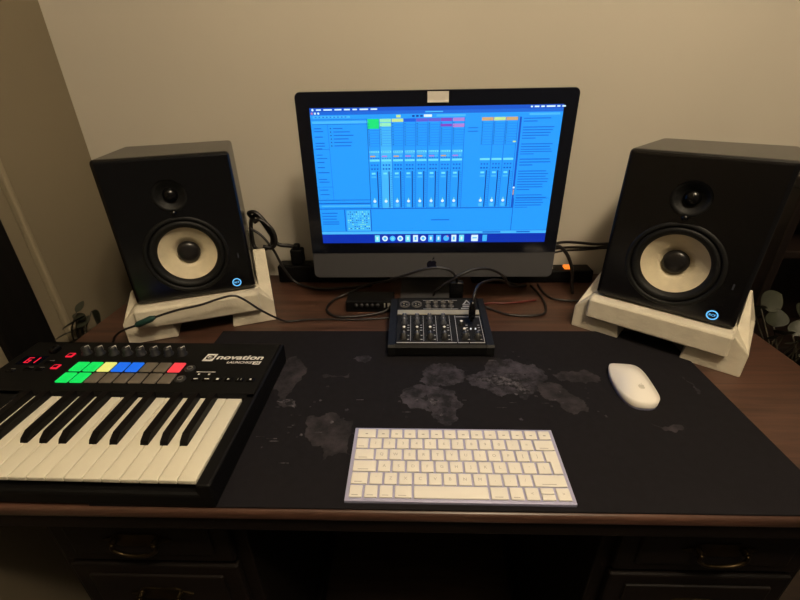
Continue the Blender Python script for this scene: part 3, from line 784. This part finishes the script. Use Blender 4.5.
fc = cable('thin_cable', [(-.640, .655, .003), (-.620, .675, .004), (-0.594, 0.680, 0.012), (-0.583, 0.682, 0.028), (-0.563, 0.682, 0.042), (-0.532, 0.683, 0.053), (-0.497, 0.6845, 0.068), (-0.455, 0.696, 0.078), (-0.415, 0.710, 0.082), (-0.380, 0.722, 0.090), (-0.355, 0.728, 0.0935), (-0.340, 0.735, 0.083), (-0.315, 0.750, 0.050), (-0.290, 0.768, 0.020), (-0.272, 0.783, 0.004), (-0.235, 0.792, 0.0025), (-0.19, 0.794, 0.0025), (-.14, .792, .0025), (-.085, .796, .0025), (-.053, .800, .0030)], .0022, 'thin black cable with a green sleeve draped across the left foam block')
M_ = T((-.5145, .6837, .0607)) @ RZ(.045) @ RY(-.40)
g = MB().lathe([(0, -.021), (.004, -.021), (.0062, -.016), (.0062, .014), (.0045, .019), (.003, .024), (0, .024)], M_GREEN, 18, 'z', M_ @ RY(PI/2)); g.build('sleeve', fc, label='dark green plastic sleeve')
cable('audio_cable', [(-0.036, 0.8265, 0.030), (-0.050, 0.8255, 0.020), (-0.068, 0.818, 0.008), (-0.115, 0.808, 0.0035), (-0.162, 0.803, 0.0035), (-0.188, 0.818, 0.0035), (-0.200, 0.847, 0.0035), (-0.190, 0.885, 0.004), (-0.158, 0.905, 0.012), (-0.104, 0.905, 0.036), (-0.060, 0.875, 0.058), (-0.019, 0.83, 0.091), (0.013, 0.818, 0.107), (0.042, 0.815, 0.114), (0.071, 0.815, 0.110), (0.088, 0.82, 0.093), (0.094, 0.832, 0.070), (.096, .838, .035)], .0028, 'black cable looping left of the mixer and rising over it')
ma = cable('audio_cable', [(0.043, 0.835, 0.040), (0.05, 0.826, 0.058), (0.081, 0.811, 0.088), (0.101, 0.812, 0.101), (0.128, 0.820, 0.108), (0.157, 0.83, 0.105), (0.181, 0.84, 0.092), (0.2, 0.852, 0.074), (0.213, 0.875, 0.050), (0.239, 0.92, 0.020), (0.279, 0.962, 0.004)], .0028, 'black cable arching from the mixer back over to the right')
k = MB().box((.078, .827, .0), (.108, .846, .074), M_BLKS, .004, 3); tag(k.build('plug_adapter'), 'black upright plug block behind the right of the mixer', 'plug')
jp = cable('jack_cable', [(0.1135, 0.719, 0.082), (0.116, 0.727, 0.095), (0.125, 0.75, 0.102), (0.148, 0.8, 0.089), (0.185, 0.86, 0.066), (0.229, 0.92, 0.030), (0.263, 0.955, 0.004)], .0028, 'black jack cable plugged upright into the top of the mixer')
k = MB().lathe([(0, .0), (.0032, 0), (.0032, .006), (.0065, .006), (.0068, .026), (.005, .034), (.0034, .042), (0, .042)], M_BLKS, 20, 'z', T((.112, .713, .0445)) @ RX(-.12)); k.build('jack_plug', jp)
cable('audio_cable', [(.137, .829, .030), (0.150, 0.838, 0.018), (0.165, 0.842, 0.006), (0.187, 0.827, 0.003), (0.21, 0.813, 0.003), (0.248, 0.808, 0.003), (0.283, 0.817, 0.003), (0.297, 0.845, 0.003), (0.302, 0.885, 0.003), (0.299, 0.928, 0.003), (0.293, 0.965, 0.003)], .0026, 'black cable loop lying on bare wood right of the mixer')
cable('audio_cable', [(0.312, 0.972, 0.003), (0.313, 0.932, 0.003), (0.322, 0.896, 0.003), (0.344, 0.883, 0.003), (0.372, 0.880, 0.003), (.40, .884, .003)], .0026, 'short black cable curving to the right foam block')
tag(MB().tube([(0.155, 0.862, 0.003), (0.18, 0.869, 0.003), (0.21, 0.868, 0.003), (0.245, 0.874, 0.003), (0.285, 0.884, 0.003)], .0024, M_CABLER).build('audio_cable'), 'thin dark red cable on the wood right of the mixer', 'cable')
cable('speaker_cable', [(.26, .93, .115), (0.318, 0.93, 0.124), (0.35, 0.94, 0.125), (0.389, 0.952, 0.119), (0.427, 0.962, 0.112), (0.475, 0.99, 0.103), (.52, 1.005, .10)], .0033, 'upper black cable from the monitor to the right speaker')
cable('speaker_cable', [(.26, .95, .10), (0.326, 0.95, 0.105), (0.363, 0.958, 0.105), (0.4, 0.963, 0.103), (0.437, 0.97, 0.100), (0.477, 1.0, 0.094), (.52, 1.015, .09)], .0033, 'middle black cable from the monitor to the right speaker')
cable('speaker_cable', [(.26, .965, .080), (0.332, 0.968, 0.088), (0.367, 0.97, 0.093), (0.41, 0.975, 0.093), (0.476, 1.01, 0.084), (.52, 1.02, .08)], .0028, 'lowest black cable from the monitor to the right speaker')
cable('power_cable', [(.28, .91, .118), (0.312, 0.91, 0.127), (0.33, 0.91, 0.124), (0.348, 0.91, 0.107), (0.362, 0.91, 0.08), (0.371, 0.915, 0.053), (0.376, 0.92, 0.027), (0.380, 0.915, 0.004)], .0040, 'thick black cable hanging down right of the monitor')

# ------------------------------------------------------------------ bookcase on the right
bc = thing('bookcase', (.98, .965, FL), 'dark wooden bookcase behind the right speaker', 'bookcase')
def bcx(name, lo, hi): MB().box((lo[0]-.98, lo[1]-.965, lo[2]-FL), (hi[0]-.98, hi[1]-.965, hi[2]-FL), M_CABW, .003).build(name, bc)
bcx('side_panel', (.790, .885, FL), (.810, 1.05, .255)); bcx('side_panel', (1.168, .885, FL), (1.188, 1.05, .255))
bcx('top_panel', (.786, .880, .255), (1.192, 1.05, .275)); bcx('back_panel', (.810, 1.04, FL), (1.168, 1.05, .255))
for z in (.10, -.15, -.45): bcx('shelf', (.810, .89, z), (1.168, 1.04, z+.018))

# ------------------------------------------------------------------ plants
def leaf(mb, base, tip, wid, m, cup=.15, roll=0.):
    b0, t0_ = Vector(base), Vector(tip); ax = (t0_-b0); Ln = ax.length; ax.normalize()
    side = ax.cross(Vector((0, 0, 1)))
    if side.length < .05: side = Vector((1, 0, 0))
    side.normalize(); side = Matrix.Rotation(roll, 3, ax) @ side; up = side.cross(ax).normalized()
    nu, nv = 8, 4; vs = []; fs = []
    for sgn in (0, 1):
        for i in range(nu+1):
            t = i/nu; w = wid*math.sin(PI*min(1, t**.8))**.75 if 0 < t < 1 else .0004
            for j in range(nv+1):
                v_ = j/nv*2-1
                vs.append(b0+ax*(Ln*t)+side*(w*v_)+up*(cup*w*v_*v_-.12*Ln*t*t+(0.0008 if sgn else 0)))
    n = (nu+1)*(nv+1)
    for i in range(nu):
        for j in range(nv):
            a = i*(nv+1)+j; f = [a, a+1, a+nv+2, a+nv+1]; fs.append(f[::-1]); fs.append([n+k for k in f])
    mb.add(vs, fs, m, True)
def plant(name, base, ph, pr, leaves, m, label):
    t = thing(name, (base[0], base[1], FL), label, 'plant')
    o = Vector((base[0], base[1], FL)); zt = ph-FL
    p = MB().lathe([(0, 0), (pr*.8, 0), (pr, zt), (pr*.88, zt), (pr*.86, zt-.02), (0, zt-.02)], M_POT, 32); p.build('pot', t)
    f = MB(); st_ = MB()
    for i, (b, tp_, w, mm, roll) in enumerate(leaves):
        b = Vector(b)-o; tp_ = Vector(tp_)-o; leaf(f, b, tp_, w, mm, .2, roll)
        root = Vector((random.uniform(-1, 1)*pr*.4, random.uniform(-1, 1)*pr*.4, zt-.02)); mid = (root+b)/2+Vector((random.uniform(-.01, .01), random.uniform(-.01, .01), .02))
        st_.tube([root, mid, b], .0016, M_STEM, 6)
    f.build('foliage', t); st_.build('stems', t)
plant('potted_plant', (-.757, .792, 0), -.10, .036, [
    ((-.745, .833, .002), (-.750, .854, -.050), .017, M_LEAF, 1.5),
    ((-.745, .812, -.001), (-.750, .747, .011), .014, M_LEAF, .5),
    ((-.745, .793, .020), (-.750, .829, .034), .007, M_LEAF, .4),
    ((-.745, .785, .004), (-.750, .814, .010), .012, M_LEAF, .4),
    ((-.745, .800, -.021), (-.750, .721, .004), .008, M_LEAF, .4),
    ((-.745, .812, -.052), (-.750, .727, -.016), .011, M_LEAF, .5),
    ((-.745, .780, -.013), (-.750, .833, -.004), .009, M_LEAF, .5),
    ((-.748, .83, -.050), (-.750, .790, -.040), .010, M_LEAF, .5)], M_LEAF, 'leafy green plant in a dark pot between desk and left wall')
plant('potted_plant', (.80, .775, 0), -.16, .06, [
    ((.745, .82, .018), (.800, .838, .040), .024, M_LEAFP, .9),
    ((.752, .83, -.012), (.742, .815, .028), .016, M_LEAFP, .3),
    ((.772, .80, -.020), (.778, .812, .018), .022, M_LEAF, .2),
    ((.79, .79, -.035), (.772, .775, -.012), .018, M_LEAFP, .3),
    ((.80, .78, -.03), (.815, .79, .004), .016, M_LEAFP, .4),
    ((.79, .755, -.03), (.765, .745, -.025), .016, M_LEAF, .8),
    ((.80, .75, -.030), (.802, .738, -.002), .012, M_LEAFP, .2),
    ((.82, .80, .0), (.85, .835, .02), .020, M_LEAF, .6),
    ((.80, .74, -.045), (.79, .715, -.045), .014, M_LEAFP, .6),
    ((.775, .79, -.045), (.75, .785, -.035), .014, M_LEAF, .8),
    ((.83, .75, -.02), (.86, .745, .0), .018, M_LEAFP, .6)], M_LEAF, 'round-leaved plant in a dark pot right of the desk')

# ------------------------------------------------------------------ lamp and ambient light, camera
for o in TOPS: o.location.z += LIFT
for lx, ly, lw in ((.35, -.31, 40), (.43, -.05, 30)):
    ld = bpy.data.lights.new('ceiling_bulb', 'POINT'); ld.energy = lw; ld.color = (1, .82, .58); ld.shadow_soft_size = .06
    lo_ = bpy.data.objects.new('ceiling_bulb', ld); COL.objects.link(lo_); lo_.location = (lx, ly, 1.63+LIFT)
w = bpy.data.worlds.new('dim_room'); sc.world = w; w.use_nodes = True
w.node_tree.nodes['Background'].inputs['Color'].default_value = (1, .8, .58, 1); w.node_tree.nodes['Background'].inputs['Strength'].default_value = .075

F_PX, CH, YAW, PIT, ROLL = 420.32, .4545, -.0372, .4714, -.0188
cam = bpy.data.cameras.new('camera'); co = bpy.data.objects.new('camera', cam); COL.objects.link(co)
cam.sensor_fit = 'HORIZONTAL'; cam.sensor_width = 36; cam.lens = F_PX/800*36; cam.clip_start = .02
cy, sy, cp, sp_ = math.cos(YAW), math.sin(YAW), math.cos(PIT), math.sin(PIT)
fw = Vector((sy*cp, cy*cp, -sp_)); rt = Vector((cy, -sy, 0)); up = rt.cross(fw)
cr, sr = math.cos(ROLL), math.sin(ROLL); r2 = rt*cr+up*sr; u2 = up*cr-rt*sr
mtx = Matrix((r2, u2, -fw)).transposed().to_4x4(); mtx.translation = Vector((0, 0, CH+LIFT)); co.matrix_world = mtx
sc.camera = co
sc.view_settings.view_transform = 'Standard'; sc.view_settings.look = 'None'; sc.view_settings.exposure = 0; sc.view_settings.gamma = 1
sc.view_settings.use_curve_mapping = False
